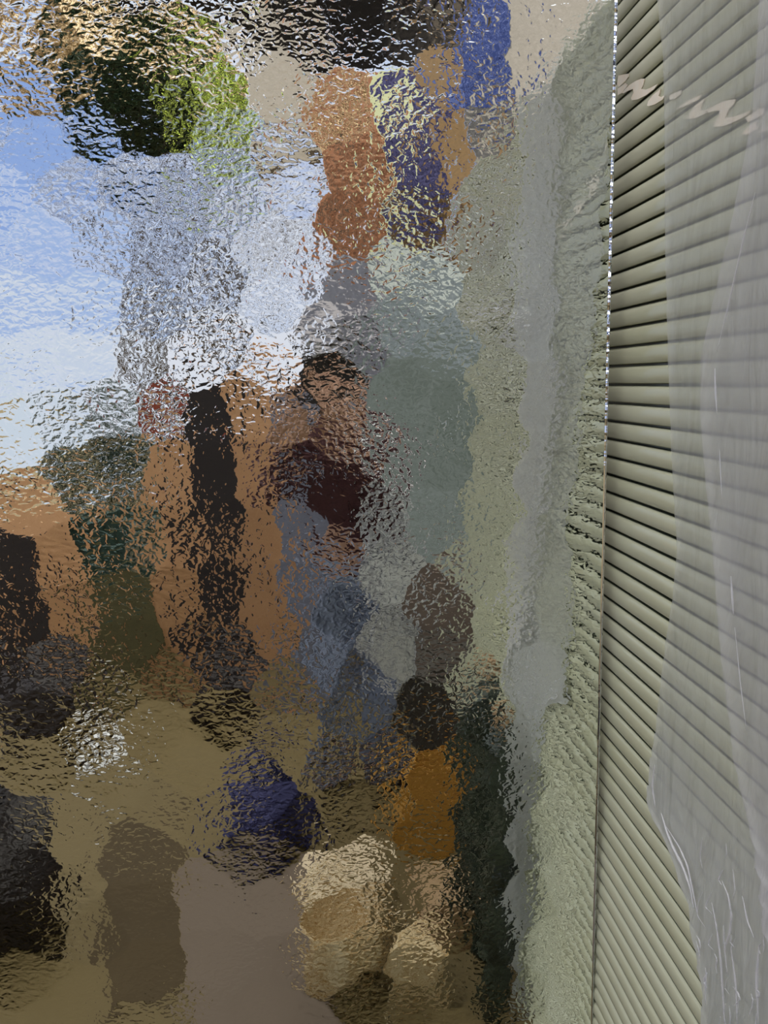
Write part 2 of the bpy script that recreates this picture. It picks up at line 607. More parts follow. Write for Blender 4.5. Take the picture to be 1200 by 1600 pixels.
# centres of the shallow round dimples, at their places on the sheet
SEEDS = [(20, 55), (85, 78), (150, 45), (235, 72), (292, 80), (50, 140), (120, 118), (185, 140), (340, 140), (275, 172), (345, 205), (352, 258), (440, 130), (470, 62), (400, 75),
         (528, 175), (560, 40), (640, 45), (690, 28), (632, 170), (690, 115), (708, 225), (655, 245), (752, 55), (765, 125), (828, 95), (850, 30), (905, 60), (565, 265), (552, 350), (440, 240), (455, 290),
         (150, 210), (60, 235), (215, 200), (100, 290), (200, 280), (290, 300), (370, 320), (420, 380), (60, 380), (160, 380), (250, 400), (330, 440), (40, 480), (140, 480), (240, 490), (340, 530), (430, 470), (480, 420),
         (545, 450), (500, 520), (610, 425), (668, 445), (620, 500), (560, 530), (700, 540), (515, 590), (635, 620), (705, 640), (595, 690), (535, 680), (455, 650), (640, 720), (690, 720),
         (60, 560), (130, 560), (220, 560), (300, 570), (385, 640), (255, 635), (325, 650), (180, 640), (90, 660), (20, 680), (270, 740), (335, 740), (400, 740), (195, 720), (120, 740), (40, 790),
         (400, 840), (300, 840), (355, 830), (160, 860), (220, 850), (85, 880), (30, 880), (470, 740), (520, 770), (470, 830), (590, 810), (530, 860), (600, 890), (470, 920), (530, 950), (610, 1010), (680, 940), (690, 1020),
         (190, 930), (110, 950), (40, 960), (285, 930), (350, 920), (410, 930), (310, 1010), (370, 1020), (430, 990), (210, 1010), (80, 1040), (20, 1050), (50, 1110), (500, 1030), (570, 1060), (260, 1050), (450, 1070),
         (660, 1120), (740, 1060), (765, 1130), (820, 1150), (570, 1120), (600, 1180), (525, 1190), (545, 1260), (610, 1260), (690, 1220), (720, 1200), (585, 1350), (600, 1410), (660, 1300), (650, 1380), (750, 1280), (720, 1390), (705, 1450), (715, 1530), (650, 1500), (570, 1480), (530, 1430), (570, 1560), (640, 1570), (520, 1510),
         (470, 1290), (400, 1250), (385, 1340), (340, 1280), (430, 1330), (140, 1160), (240, 1140), (350, 1130), (440, 1160), (300, 1200), (400, 1200), (60, 1190), (180, 1230), (120, 1300), (215, 1330), (40, 1290), (100, 1400), (60, 1450), (30, 1530), (150, 1450), (220, 1420), (230, 1520), (130, 1560), (330, 1400), (420, 1420), (350, 1500), (450, 1500), (420, 1580), (300, 1580),
         (850, 200), (910, 130), (760, 210), (780, 290), (850, 300), (920, 270), (740, 370), (830, 400), (905, 400), (760, 480), (830, 500), (900, 520), (780, 600), (860, 620), (930, 650), (780, 700), (850, 740), (920, 800), (760, 800), (830, 860), (740, 880), (800, 960), (880, 950), (920, 1050), (830, 1060), (880, 1150),
         (810, 1230), (880, 1260), (830, 1320), (890, 1370), (820, 1400), (850, 1480), (900, 1480), (820, 1560), (890, 1570), (770, 1360), (780, 1460), (770, 1550)]
sd = [(on_y(a, b, D).x, on_y(a, b, D).z) for a, b in SEEDS]
rnd = random.Random(5)
for _ in range(6000):                    # the rest of the sheet, outside the picture too
    p = (rnd.uniform(MX0, 0.5), rnd.uniform(0, MZ1))
    if all((p[0] - q[0]) ** 2 + (p[1] - q[1]) ** 2 > 0.078 ** 2 for q in sd):
        sd.append(p)
sd = np.array(sd)
STEP = 0.0030
nz = int(MZ1 / STEP)
zz = np.linspace(0.0, MZ1, nz + 1)
nx = int((0.5 - MX0) / STEP)
uu = np.linspace(0, 1, nx + 1)
ex = np.array([edge_x(z) for z in zz]) - 0.0048
Xg = MX0 + (ex[:, None] - MX0) * uu[None, :]
Zg = np.repeat(zz[:, None], nx + 1, axis=1)
# wobble the cell outlines a little so that they are not straight
wx = 0.010 * np.sin(Zg * 71 + 3 * np.sin(Xg * 37)) + 0.005 * np.sin(Zg * 160 + Xg * 90)
wz = 0.010 * np.sin(Xg * 67 + 2 + 3 * np.sin(Zg * 41)) + 0.005 * np.sin(Xg * 150 - Zg * 70)
DIMPLE = 0.235
best = np.full(Xg.shape, 1e9)
Xw, Zw = Xg + wx * 0.35, Zg + wz * 0.35
for sx_, sz_ in sd:
    d2 = (Xw - sx_) ** 2 + (Zw - sz_) ** 2
    # smooth minimum keeps the ridges between dimples round
    best = np.minimum(best, d2)
H = DIMPLE * best
Hs = H.copy()
for _ in range(1):
    Hs[1:-1, 1:-1] = (H[1:-1, 1:-1] * 4 + H[:-2, 1:-1] + H[2:, 1:-1] + H[1:-1, :-2] + H[1:-1, 2:]) / 8
    H = Hs.copy()
H += 0.0011 * (np.sin(Xg * 9 + 1) * np.cos(Zg * 7) * 0.25 + np.sin(Xg * 14 + Zg * 11) * 0.12)
co_ = np.empty((Xg.size, 3), dtype=np.float32)
co_[:, 0] = Xg.ravel() + 0.06
co_[:, 1] = -H.ravel()
co_[:, 2] = Zg.ravel()
idx = np.arange(Xg.size).reshape(Xg.shape)
fa = np.stack([idx[:-1, :-1], idx[:-1, 1:], idx[1:, 1:], idx[1:, :-1]], axis=-1).reshape(-1, 4)
me = bpy.data.meshes.new('mirror_face')
me.vertices.add(len(co_))
me.vertices.foreach_set('co', co_.ravel())
me.loops.add(fa.size)
me.loops.foreach_set('vertex_index', fa.ravel().astype(np.int32))
me.polygons.add(len(fa))
me.polygons.foreach_set('loop_start', (np.arange(len(fa)) * 4).astype(np.int32))
me.polygons.foreach_set('loop_total', np.full(len(fa), 4, dtype=np.int32))
me.polygons.foreach_set('use_smooth', np.ones(len(fa), dtype=bool))
me.update()
me.validate()


def mirror_material():
    m = bpy.data.materials.new('hammered_mirror_glass')
    m.use_nodes = True
    t = m.node_tree
    t.nodes.clear()
    o = t.nodes.new('ShaderNodeOutputMaterial')
    g = t.nodes.new('ShaderNodeBsdfGlossy')
    g.inputs['Roughness'].default_value = 0.015
    g.inputs['Color'].default_value = (0.925, 0.96, 0.905, 1)
    co = t.nodes.new('ShaderNodeTexCoord')
    ma = t.nodes.new('ShaderNodeMapping')
    ma.inputs['Scale'].default_value = (1, 1, 1.35)
    n = t.nodes.new('ShaderNodeTexNoise')
    n.inputs['Scale'].default_value = 88
    n.inputs['Detail'].default_value = 1.2
    n.inputs['Roughness'].default_value = 0.5
    n.inputs['Distortion'].default_value = 0.5
    big = t.nodes.new('ShaderNodeTexNoise')      # hammering is stronger in some places
    big.inputs['Scale'].default_value = 9
    big.inputs['Detail'].default_value = 1
    mr = t.nodes.new('ShaderNodeMapRange')
    mr.inputs['From Min'].default_value = 0.35
    mr.inputs['From Max'].default_value = 0.65
    mr.inputs['To Min'].default_value = 0.35
    mr.inputs['To Max'].default_value = 1.25
    mu = t.nodes.new('ShaderNodeMath')
    mu.operation = 'MULTIPLY'
    sb = t.nodes.new('ShaderNodeMath')
    sb.operation = 'SUBTRACT'
    sb.inputs[1].default_value = 0.5
    bp = t.nodes.new('ShaderNodeBump')
    bp.inputs['Distance'].default_value = 0.00046
    t.links.new(co.outputs['Object'], ma.inputs['Vector'])
    t.links.new(ma.outputs['Vector'], n.inputs['Vector'])
    t.links.new(co.outputs['Object'], big.inputs['Vector'])
    t.links.new(big.outputs['Fac'], mr.inputs['Value'])
    t.links.new(n.outputs['Fac'], sb.inputs[0])
    t.links.new(sb.outputs[0], mu.inputs[0])
    t.links.new(mr.outputs['Result'], mu.inputs[1])
    t.links.new(mu.outputs[0], bp.inputs['Height'])
    t.links.new(bp.outputs['Normal'], g.inputs['Normal'])
    t.links.new(g.outputs[0], o.inputs['Surface'])
    return m


M_mir = mirror_material()
me.materials.append(M_mir)
mf = bpy.data.objects.new('mirror_face', me)
C.objects.link(mf)
mf.parent = ROOT_MIRROR

# backing slab of the sheet, and its cut edge of clear glass
M_back = mat('mirror_backing_paint', (0.10, 0.10, 0.10), 0.6, (0.14, 0.14, 0.14), 8)
bm = bmesh.new()
v = []
for z in (0.0, MZ1):
    for x in (MX0, edge_x(z) - 0.004):
        for y in (0.0008, 0.006):
            v.append(bm.verts.new((x + 0.06, y, z)))
for f in ((0, 2, 3, 1), (4, 5, 7, 6), (0, 1, 5, 4), (2, 6, 7, 3), (0, 4, 6, 2), (1, 3, 7, 5)):
    bm.faces.new([v[i] for i in f])
finish(bm, 'backing', M_back, ROOT_MIRROR)


def edge_material(name, seed, scale, dist):
    m = bpy.data.materials.new(name)
    m.use_nodes = True
    t = m.node_tree
    b = t.nodes['Principled BSDF']
    b.inputs['Metallic'].default_value = 1.0
    b.inputs['Base Color'].default_value = (0.80, 0.84, 0.90, 1)
    b.inputs['Roughness'].default_value = 0.06
    co = t.nodes.new('ShaderNodeTexCoord')
    ma = t.nodes.new('ShaderNodeMapping')
    ma.inputs['Location'].default_value = (0, 0, seed)
    ma.inputs['Scale'].default_value = (0.3, 0.3, 1)
    n = t.nodes.new('ShaderNodeTexNoise')
    n.inputs['Scale'].default_value = scale
    n.inputs['Detail'].default_value = 2
    bp = t.nodes.new('ShaderNodeBump')
    bp.inputs['Distance'].default_value = dist
    t.links.new(co.outputs['Object'], ma.inputs['Vector'])
    t.links.new(ma.outputs['Vector'], n.inputs['Vector'])
    sp = t.nodes.new('ShaderNodeSeparateXYZ')
    mr = t.nodes.new('ShaderNodeMapRange')       # the edge is nipped rough only in its upper part
    mr.inputs['From Min'].default_value = CAMZ - 0.16
    mr.inputs['From Max'].default_value = CAMZ + 0.02
    mr.inputs['To Min'].default_value = 0.04
    mu = t.nodes.new('ShaderNodeMath')
    mu.operation = 'MULTIPLY'
    t.links.new(co.outputs['Object'], sp.inputs[0])
    t.links.new(sp.outputs['Z'], mr.inputs['Value'])
    t.links.new(n.outputs['Fac'], mu.inputs[0])
    t.links.new(mr.outputs['Result'], mu.inputs[1])
    t.links.new(mu.outputs[0], bp.inputs['Height'])
    t.links.new(bp.outputs['Normal'], b.inputs['Normal'])
    return m


M_edge = edge_material('cut_glass_edge', 2.0, 55, 0.014)
bm = bmesh.new()
rows = []
for j in range(161):
    z = MZ1 * j / 160
    x = edge_x(z)
    rows.append([bm.verts.new((x + 0.06 + dx, dy, z)) for dx, dy in ((-0.0050, -0.0006), (-0.0032, -0.0020), (-0.0024, -0.0008), (-0.0014, -0.0020), (0.0, -0.0002), (0.0, 0.006), (-0.0050, 0.0065))])
for j in range(160):
    for i in range(6):
        bm.faces.new((rows[j][i], rows[j][i + 1], rows[j + 1][i + 1], rows[j + 1][i]))
ed = finish(bm, 'cut_edge', M_edge, ROOT_MIRROR)
ed['label'] = 'sparkling clear glass cut edge'

# ------------------------------------------------------------------ things behind the viewer that the mirror shows
M_orange = wood('orange_plywood', (0.68, 0.36, 0.175), (0.76, 0.43, 0.23))
M_orange2 = wood('warm_timber', (0.64, 0.34, 0.165), (0.72, 0.41, 0.22))
M_black = mat('black_painted_steel', (0.012, 0.008, 0.009), 0.6, (0.02, 0.012, 0.012), 12)
M_rust = wood('rust_orange_boards', (0.155, 0.058, 0.026), (0.22, 0.085, 0.036), sz=14)
M_brown = wood('dark_ochre_wood', (0.10, 0.06, 0.022), (0.17, 0.10, 0.04), sz=12)
M_beige = mat('beige_render', (0.215, 0.20, 0.185), 0.8, (0.27, 0.25, 0.235), 6, bump=0.003)
M_cream = mat('cream_board', (0.50, 0.40, 0.28), 0.7, (0.62, 0.50, 0.36), 8)
M_blue = mat('blue_tarpaulin', (0.03, 0.05, 0.19), 0.5, (0.05, 0.08, 0.26), 4)
M_navy = mat('navy_fabric', (0.018, 0.018, 0.075), 0.8, (0.03, 0.03, 0.11), 6)
M_sage = mat('sage_board', (0.33, 0.36, 0.22), 0.7, (0.40, 0.43, 0.28), 5)
M_slate = mat('lavender_grey_panel', (0.25, 0.25, 0.31), 0.5, (0.31, 0.31, 0.37), 4)
M_teal = mat('grey_teal_glass', (0.13, 0.16, 0.14), 0.15, (0.27, 0.31, 0.30), 3.5)
M_aqua = mat('pale_aqua_wrap', (0.22, 0.26, 0.27), 0.35, (0.34, 0.38, 0.40), 9, bump=0.02, bscale=14)
M_white = mat('white_wrap', (0.62, 0.63, 0.66), 0.4, (0.74, 0.74, 0.76), 9, bump=0.015, bscale=18)
M_green = mat('dark_leaf', (0.012, 0.030, 0.014), 0.5, (0.03, 0.055, 0.022), 9)
M_dkteal = mat('dark_teal_plastic', (0.016, 0.045, 0.037), 0.35, (0.024, 0.06, 0.048), 6)
M_olive = mat('olive_canvas', (0.075, 0.066, 0.025), 0.8, (0.10, 0.085, 0.035), 7)
M_lime = mat('lime_leaf', (0.46, 0.58, 0.09), 0.45, (0.56, 0.68, 0.15), 9)
M_leafcream = mat('sunlit_dry_leaf', (0.50, 0.38, 0.22), 0.6, (0.60, 0.48, 0.32), 9)
M_bark = mat('bark', (0.03, 0.022, 0.016), 0.9, (0.06, 0.045, 0.03), 12, bump=0.01)
M_red = mat('red_plastic', (0.20, 0.035, 0.015), 0.4, (0.26, 0.05, 0.025), 6)
M_maroon = mat('maroon_cotton', (0.045, 0.012, 0.015), 0.85, (0.06, 0.018, 0.022), 10)
M_jeans = mat('faded_blue_denim', (0.15, 0.18, 0.27), 0.85, (0.22, 0.255, 0.35), 12)
M_tote = mat('mottled_white_cloth', (0.58, 0.59, 0.60), 0.7, (0.07, 0.07, 0.09), 11)
M_skin = mat('skin', (0.42, 0.24, 0.16), 0.55, (0.46, 0.27, 0.19), 9)
M_hair = mat('dark_hair', (0.015, 0.012, 0.011), 0.5, (0.03, 0.025, 0.022), 30)
M_yellow = mat('ochre_yellow_plastic', (0.42, 0.20, 0.035), 0.45, (0.50, 0.25, 0.05), 6)
M_dark = mat('brown_black_rubber', (0.022, 0.017, 0.012), 0.7, (0.032, 0.025, 0.018), 7)
M_mauve = mat('mauve_brown_card', (0.108, 0.078, 0.058), 0.8, (0.13, 0.095, 0.072), 3)
M_umber = mat('umber_mat', (0.048, 0.031, 0.012), 0.95, (0.062, 0.041, 0.017), 5)
M_dkgreen = mat('dark_green_sheeting', (0.018, 0.024, 0.018), 0.3, (0.05, 0.065, 0.045), 14, bump=0.03, bscale=16)
M_gdark = mat('graphite_fabric', (0.05, 0.05, 0.065), 0.8, (0.09, 0.09, 0.115), 9)
M_straw = mat('ochre_straw', (0.34, 0.20, 0.06), 0.7, (0.66, 0.54, 0.36), 38)
M_slate2 = mat('slate_blue_panel', (0.14, 0.145, 0.19), 0.5, (0.19, 0.195, 0.25), 6)
M_card = mat('cardboard', (0.34, 0.22, 0.12), 0.8, (0.40, 0.27, 0.16), 7)


def span(x0, x1, y0, y1, dist):
    a, b = refl(x0, y1, dist), refl(x1, y0, dist)
    return a.x, b.x, a.z, b.z, a.y


def board(name, x0, x1, y0, y1, dist, m, label, cat, th=0.03, floor=False, battens=0, mb=None, group=None):
    """a stiff sheet on edge; battens run across its face"""
    xa, xb_, za, zb, y = span(x0, x1, y0, y1, dist)
    if floor:
        za = 0.0
    xa, xb_ = min(xa, xb_), max(xa, xb_)
    r = thing(name, ((xa + xb_) / 2, y, za), label, cat, group=group)
    w, h = xb_ - xa, zb - za
    b = bmesh.new()
    box(b, -w / 2, w / 2, -th, 0, 0, h, 0.006)
    finish(b, 'panel', m, r)
    for k in range(battens):
        zc = h * (k + 0.5) / battens
        b = bmesh.new()
        box(b, -w / 2 + 0.01, w / 2 - 0.01, -th - 0.03, -th, zc - 0.03, zc + 0.03, 0.004)
        finish(b, 'batten', mb or m, r)
    return r


def crate(name, x0, x1, y0, y1, dist, depth, m, label, cat, floor=True, slats=4):
    xa, xb_, za, zb, y = span(x0, x1, y0, y1, dist)
    if floor:
        za = 0.0
    r = thing(name, ((xa + xb_) / 2, y, za), label, cat)
    w, h = xb_ - xa, zb - za
    b = bmesh.new()
    box(b, -w / 2 + 0.015, w / 2 - 0.015, -depth + 0.015, -0.015, 0, 0.015, 0.003)
    finish(b, 'base', m, r)
    sh = h / slats
    for k in range(slats):
        for s in range(4):
            b = bmesh.new()
            z0, z1 = k * sh + 0.004, (k + 1) * sh - 0.004
            if s == 0:
                box(b, -w / 2, w / 2, -0.012, 0, z0, z1, 0.003)
            elif s == 1:
                box(b, -w / 2, w / 2, -depth, -depth + 0.012, z0, z1, 0.003)
            elif s == 2:
                box(b, -w / 2, -w / 2 + 0.012, -depth + 0.012, -0.012, z0, z1, 0.003)
            else:
                box(b, w / 2 - 0.012, w / 2, -depth + 0.012, -0.012, z0, z1, 0.003)
            finish(b, 'slat', m, r)
    for sx_ in (-1, 1):
        for yy_ in (-0.03, -depth + 0.03):
            b = bmesh.new()
            cx = sx_ * (w / 2 - 0.024)
            box(b, cx - 0.012, cx + 0.012, yy_ - 0.014, yy_ + 0.014, 0.015, h - 0.004, 0.003)
            finish(b, 'corner_post', m, r)
    return r


def carton(name, x0, x1, y0, y1, dist, depth, m, label, cat, floor=True, zbase=None):
    xa, xb_, za, zb, y = span(x0, x1, y0, y1, dist)
    if floor:
        za = 0.0
    if zbase is not None:
        za = zbase
    r = thing(name, ((xa + xb_) / 2, y, za), label, cat)
    w, h = xb_ - xa, zb - za
    b = bmesh.new()
    box(b, -w / 2, w / 2, -depth, 0, 0, h, 0.008)
    finish(b, 'body', m, r)
    for s in (-1, 1):                        # the two flaps on top
        b = bmesh.new()
        box(b, -w / 2, w / 2, -depth / 2 + s * 0.003, -depth / 2 + s * (depth / 2), h, h + 0.006, 0.001)
        finish(b, 'flap', m, r)
    return r


def bag(name, px, py, dist, s, m, label, cat, seed, amp=0.2):
    p = refl(px, py, dist)
    r = thing(name, (p.x, p.y, 0), label, cat)
    b = bmesh.new()
    lump(b, (0, 0, s[2] * 0.8), s, seed, amp)
    finish(b, 'sack', m, r, smooth=True)
    b = bmesh.new()
    zt = s[2] * 1.75
    tube(b, [(0, 0, zt - 0.04), (0.01, 0, zt + 0.01), (0.0, 0.01, zt + 0.05), (0.02, 0, zt + 0.09)], [0.05, 0.018, 0.03, 0.045], 10)
    finish(b, 'tied_neck', m, r, smooth=True)
    return r


def shrub(name, x0, x1, y0, y1, dist, m, label, seed, n, size, pot=None, group=None):
    xa, xb_, za, zb, y = span(x0, x1, y0, y1, dist)
    w, h = abs(xb_ - xa), zb - za
    r = thing(name, ((xa + xb_) / 2, y, 0), label, 'plant', group=group)
    rn = random.Random(seed)
    b = bmesh.new()
    leaves(b, (0, 0, za + h / 2), (w / 2, w / 2 * 0.8, h / 2), n, size, rn)
    finish(b, 'foliage', m, r)
    b = bmesh.new()
    for k in range(5):
        a = k * 1.26
        tube(b, [(0.02 * math.cos(a), 0.02 * math.sin(a), 0.0), (0.05 * w * math.cos(a), 0.05 * math.sin(a), za * 0.6 + 0.1), (0.3 * w * math.cos(a), 0.25 * w * math.sin(a), za + h * 0.7)], [0.02, 0.014, 0.005], 7)
    finish(b, 'stem', M_bark, r)
    if pot:
        b = bmesh.new()
        lathe(b, [(0.11, 0), (0.15, 0.22), (0.165, 0.22), (0.165, 0.26), (0.14, 0.26), (0.13, 0.20)])
        finish(b, 'pot', pot, r, smooth=False)
    return r


# timber sheets and dark racking behind the viewer
board('plywood_sheet', 336, 448, 585, 1040, 3.95, M_orange, 'orange plywood sheet mirrored right of the black post', 'wood sheet', floor=True, battens=2, mb=M_black)
board('plywood_sheet', 236, 306, 668, 1000, 3.95, M_orange2, 'narrow orange plywood sheet mirrored left of the black post', 'wood sheet', floor=True, battens=2, mb=M_black)
board('plywood_sheet', -120, 128, 770, 1130, 3.85, M_orange, 'low wide orange plywood sheet mirrored at the left edge of the glass', 'wood sheet', floor=True, battens=2, mb=M_black)


def post(px0, px1, ytop, dist, m, label, name='steel_post', zt=None):
    xa, xb_, za, zb, y = span(px0, px1, ytop, 1100, dist)
    zb = zt or zb
    r = thing(name, ((xa + xb_) / 2, y, 0), label, 'post')
    w = abs(xb_ - xa)
    b = bmesh.new()
    box(b, -w / 2, w / 2, -min(w, 0.08) / 2, min(w, 0.08) / 2, 0.02, zb, 0.006)
    finish(b, 'shaft', m, r)
    b = bmesh.new()
    box(b, -w * 0.7, w * 0.7, -min(w, 0.08) * 0.7, min(w, 0.08) * 0.7, 0, 0.02, 0.004)
    finish(b, 'base_plate', m, r)
    return r


post(312, 362, 590, 3.72, M_black, 'black steel post mirrored between the two plywood sheets')
bag('refuse_sack', 355, 1020, 3.42, (0.15, 0.13, 0.16), M_black, 'black refuse sack at the foot of the black post, seen only in the mirror', 'bag', 3)
post(-10, 48, 835, 3.66, M_black, 'short black steel post mirrored at the left edge of the glass')
bag('refuse_sack', 85, 1060, 3.28, (0.17, 0.14, 0.20), M_black, 'black refuse sack mirrored at the foot of the short post', 'bag', 8)
shrub('potted_shrub', 85, 240, 610, 960, 5.2, M_green, 'dark leafy shrub mirrored between the orange boards', 4, 1500, 0.07, pot=M_dkteal)
p = refl(225, 880, 4.2)
r = thing('storage_tub', (refl(168, 880, 4.15).x, refl(168, 880, 4.15).y, 0), 'dark teal plastic tub mirrored below the shrub', 'tub')
bm = bmesh.new()
box(bm, -0.2, 0.2, -0.2, 0.2, 0, refl(168, 815, 4.15).z - 0.03, 0.03)
finish(bm, 'body', M_dkteal, r)
bm = bmesh.new()
zt_ = refl(168, 815, 4.15).z - 0.03
box(bm, -0.22, 0.22, -0.22, 0.22, zt_, zt_ + 0.03, 0.012)
finish(bm, 'lid', M_dkteal, r)
carton('carton', 142, 232, 905, 1040, 3.78, 0.14, M_olive, 'olive canvas box mirrored in front of the teal tub', 'box')
# red crate top on a stand
board('red_sign_board', 232, 282, 616, 655, 4.8, M_red, 'small red board mirrored beside the shrub', 'board', floor=False, th=0.05)
post(252, 260, 664, 4.82, M_black, 'thin black stake carrying the small red board', name='stake')

# columns and hangings on the right half of the mirror, upper part
board('cladding_board', 492, 612, 105, 420, 5.4, M_rust, 'rust orange boarded column mirrored high in the glass', 'column', th=0.3, floor=True)
board('wooden_shutter', 648, 742, 80, 310, 5.0, M_brown, 'dark ochre wooden shutter mirrored near the blue sheet', 'shutter', th=0.05, floor=True, battens=4)
board('sage_board', 606, 646, 110, 290, 4.9, M_sage, 'narrow sage green board mirrored beside the rust column', 'board', th=0.05, floor=True)
board('render_pier', 395, 488, -120, 238, 5.8, M_beige, 'beige rendered pier mirrored at the top of the glass', 'pier', th=0.35, floor=False)


def hang(name, x0, x1, y0, y1, dist, m, label, folds, depth, seed):
    xa, xb_, za, zb, y = span(x0, x1, y0, y1, dist)
    r = thing(name, ((xa + xb_) / 2, y, zb), label, 'sheet')
    b = bmesh.new()
    cloth(b, abs(xb_ - xa), zb - za, folds, depth, seed=seed)
    finish(b, 'cloth', m, r, smooth=True)
    b = bmesh.new()
    w = abs(xb_ - xa) / 2
    tube(b, [(-w, 0, 0), (w, 0, 0)], 0.012)
    finish(b, 'rail', M_black, r)
    return r


hang('blue_tarpaulin', 702, 790, -60, 165, 3.85, M_blue, 'bright blue tarpaulin mirrored at the top of the glass', 3, 0.04, 2)
hang('blue_tarpaulin', 628, 690, 150, 340, 4.6, M_navy, 'darker blue cloth mirrored between sage board and shutter', 2, 0.03, 5)
board('beige_partition', 742, 980, -90, 420, 4.0, M_beige, 'beige partition mirrored above the fluted panel', 'partition', th=0.08, floor=True)

# middle: grey green sheets wrapped in film
board('glass_pane', 568, 725, 545, 1000, 3.3, M_teal, 'grey teal glass pane mirrored left of the fluted panel', 'glass pane', th=0.012, floor=True)
board('slate_panel', 452, 520, 625, 1000, 3.55, M_slate2, 'slate blue panel mirrored between orange plywood and person', 'panel', floor=True)
board('glass_pane', 492, 590, 425, 760, 3.72, M_slate, 'lavender grey pane mirrored beside the dark hair', 'glass pane', th=0.012, floor=True)
board('wrapped_pane', 590, 735, 390, 560, 3.5, M_aqua, 'pane wrapped in pale aqua film mirrored near the middle', 'glass pane', th=0.03, floor=True)
carton('dark_bin', 650, 800, 1040, 1220, 2.50, 0.20, M_dark, 'brown black bin mirrored below the middle of the glass', 'bin')
carton('brown_bin', 645, 740, 900, 1060, 3.0, 0.2, M_mauve, 'mauve brown box mirrored above the dark bin', 'box')

# lower right: crates, boxes, sheeting on the floor between the viewer and the mirror
crate('plastic_crate', 622, 728, 1205, 1440, 2.26, 0.17, M_yellow, 'ochre yellow slatted crate mirrored low in the glass', 'crate')
carton('carton', 480, 600, 1395, 1600, 1.95, 0.16, M_cream, 'cream carton mirrored at the bottom of the glass', 'box')
carton('carton', 660, 722, 1420, 1640, 1.87, 0.14, M_card, 'tan carton mirrored beside the dark green sheeting', 'box')
carton('carton', 606, 700, 1490, 1640, 1.64, 0.10, M_straw, 'low ochre flecked carton mirrored at the lowest edge of the glass', 'box')
for xx, yy_, hh, lb in ((0.434, 0.735, 0.72, 'dark green roll of sheeting mirrored nearest to the glass edge'), (0.424, 0.60, 0.78, 'tallest dark green roll, the middle one mirrored before the fluted panel'),
                        (0.418, 0.46, 0.66, 'short dark green roll mirrored beside the yellow crate')):
    r = thing('sheeting_roll', (xx, yy_, 0), lb, 'roll', group='rolls of dark green sheeting')
    bm = bmesh.new()
    lathe(bm, [(0.030 + 0.003 * math.sin(q * 1.7), hh * q / 14) for q in range(15)], 24)
    finish(bm, 'sheeting', M_dkgreen, r, smooth=True)
    bm = bmesh.new()
    tube(bm, [(0, 0, hh), (0, 0, hh + 0.03)], 0.014, 12)
    finish(bm, 'core', M_card, r)
bag('navy_sack', 415, 1340, 2.38, (0.14, 0.12, 0.12), M_navy, 'navy blue cloth bag mirrored on the floor', 'bag', 12, 0.25)
bag('black_sack', 0, 1500, 1.98, (0.17, 0.15, 0.22), M_black, 'black sack mirrored in the lower left corner', 'bag', 15, 0.25)
# flat things on the floor
def mat_on_floor(name, pts, m, label, cat, th=0.006):
    b = bmesh.new()
    P = []
    for px, py in pts:
        r_ = ray(px, py)
        t_ = -CAMZ / r_.z
        P.append(Vector((r_.x * t_, 2 * D - r_.y * t_, 0.001)))
    c = sum(P, Vector()) / len(P)
    lo = [b.verts.new(q - Vector((c.x, c.y, 0))) for q in P]
    hi = [b.verts.new(q - Vector((c.x, c.y, -th))) for q in P]
    b.faces.new(lo)
    b.faces.new(hi)
    n = len(P)
    for i in range(n):
        b.faces.new((lo[i], lo[(i + 1) % n], hi[(i + 1) % n], hi[i]))
    o = finish(b, name, m)
    o.location = (c.x, c.y, 0)
    return tag(o, label, cat)


mat_on_floor('cardboard_sheet', [(285, 1345), (520, 1345), (530, 1660), (300, 1660)], M_mauve, 'mauve brown cardboard sheet mirrored flat on the floor', 'cardboard')
mat_on_floor('rubber_mat', [(150, 1300), (270, 1285), (290, 1560), (160, 1600)], M_umber, 'dark umber mat mirrored on the floor', 'mat')

# trees and leaves at the top left
shrub('leafy_bush', 0, 390, 50, 150, 7.2, M_leafcream, 'sunlit dry leaves mirrored under the roof edge', 21, 900, 0.17)
shrub('leafy_bush', 262, 388, 105, 280, 5.4, M_lime, 'lime green sunlit leaves mirrored under the roof edge', 22, 190, 0.068)
shrub('leafy_bush', 494, 566, 105, 235, 4.95, M_leafcream, 'sunlit dry leaves mirrored in front of the rust column', 27, 70, 0.075)
shrub('leafy_bush', 110, 350, 90, 215, 6.0, M_green, 'dark leaves mirrored among the sunlit ones', 23, 900, 0.14)


# bare twiggy tree against the sky
def tree(px, py_top, dist, label, seed):
    p = refl(px, py_top, dist)
    r = thing('bare_tree', (p.x, p.y, 0), label, 'tree')
    rn = random.Random(seed)
    b = bmesh.new()

    def br(a, d, l, rad, lev):
        e_ = a + d * l
        mid = a.lerp(e_, 0.5) + Vector((rn.uniform(-1, 1), rn.uniform(-1, 1), rn.uniform(-1, 1))) * l * 0.08
        tube(b, [a, mid, e_], [rad, rad * 0.85, rad * 0.65], 6 if lev > 2 else 8)
        if lev < 5:
            for _ in range(3):
                nd = (d + Vector((rn.uniform(-1, 1), rn.uniform(-1, 1), rn.uniform(-0.4, 0.8))) * 0.75).normalized()
                br(e_, nd, l * rn.uniform(0.62, 0.82), rad * 0.6, lev + 1)
    br(Vector((0, 0, 0)), Vector((0, 0, 1)), p.z * 0.36, 0.06, 0)
    finish(b, 'branches', M_bark, r, smooth=True)
    return r


tree(330, 240, 11.0, 'bare twiggy tree mirrored against the blue sky', 3)
tree(475, 330, 14.0, 'smaller bare tree mirrored left of the rust column', 6)


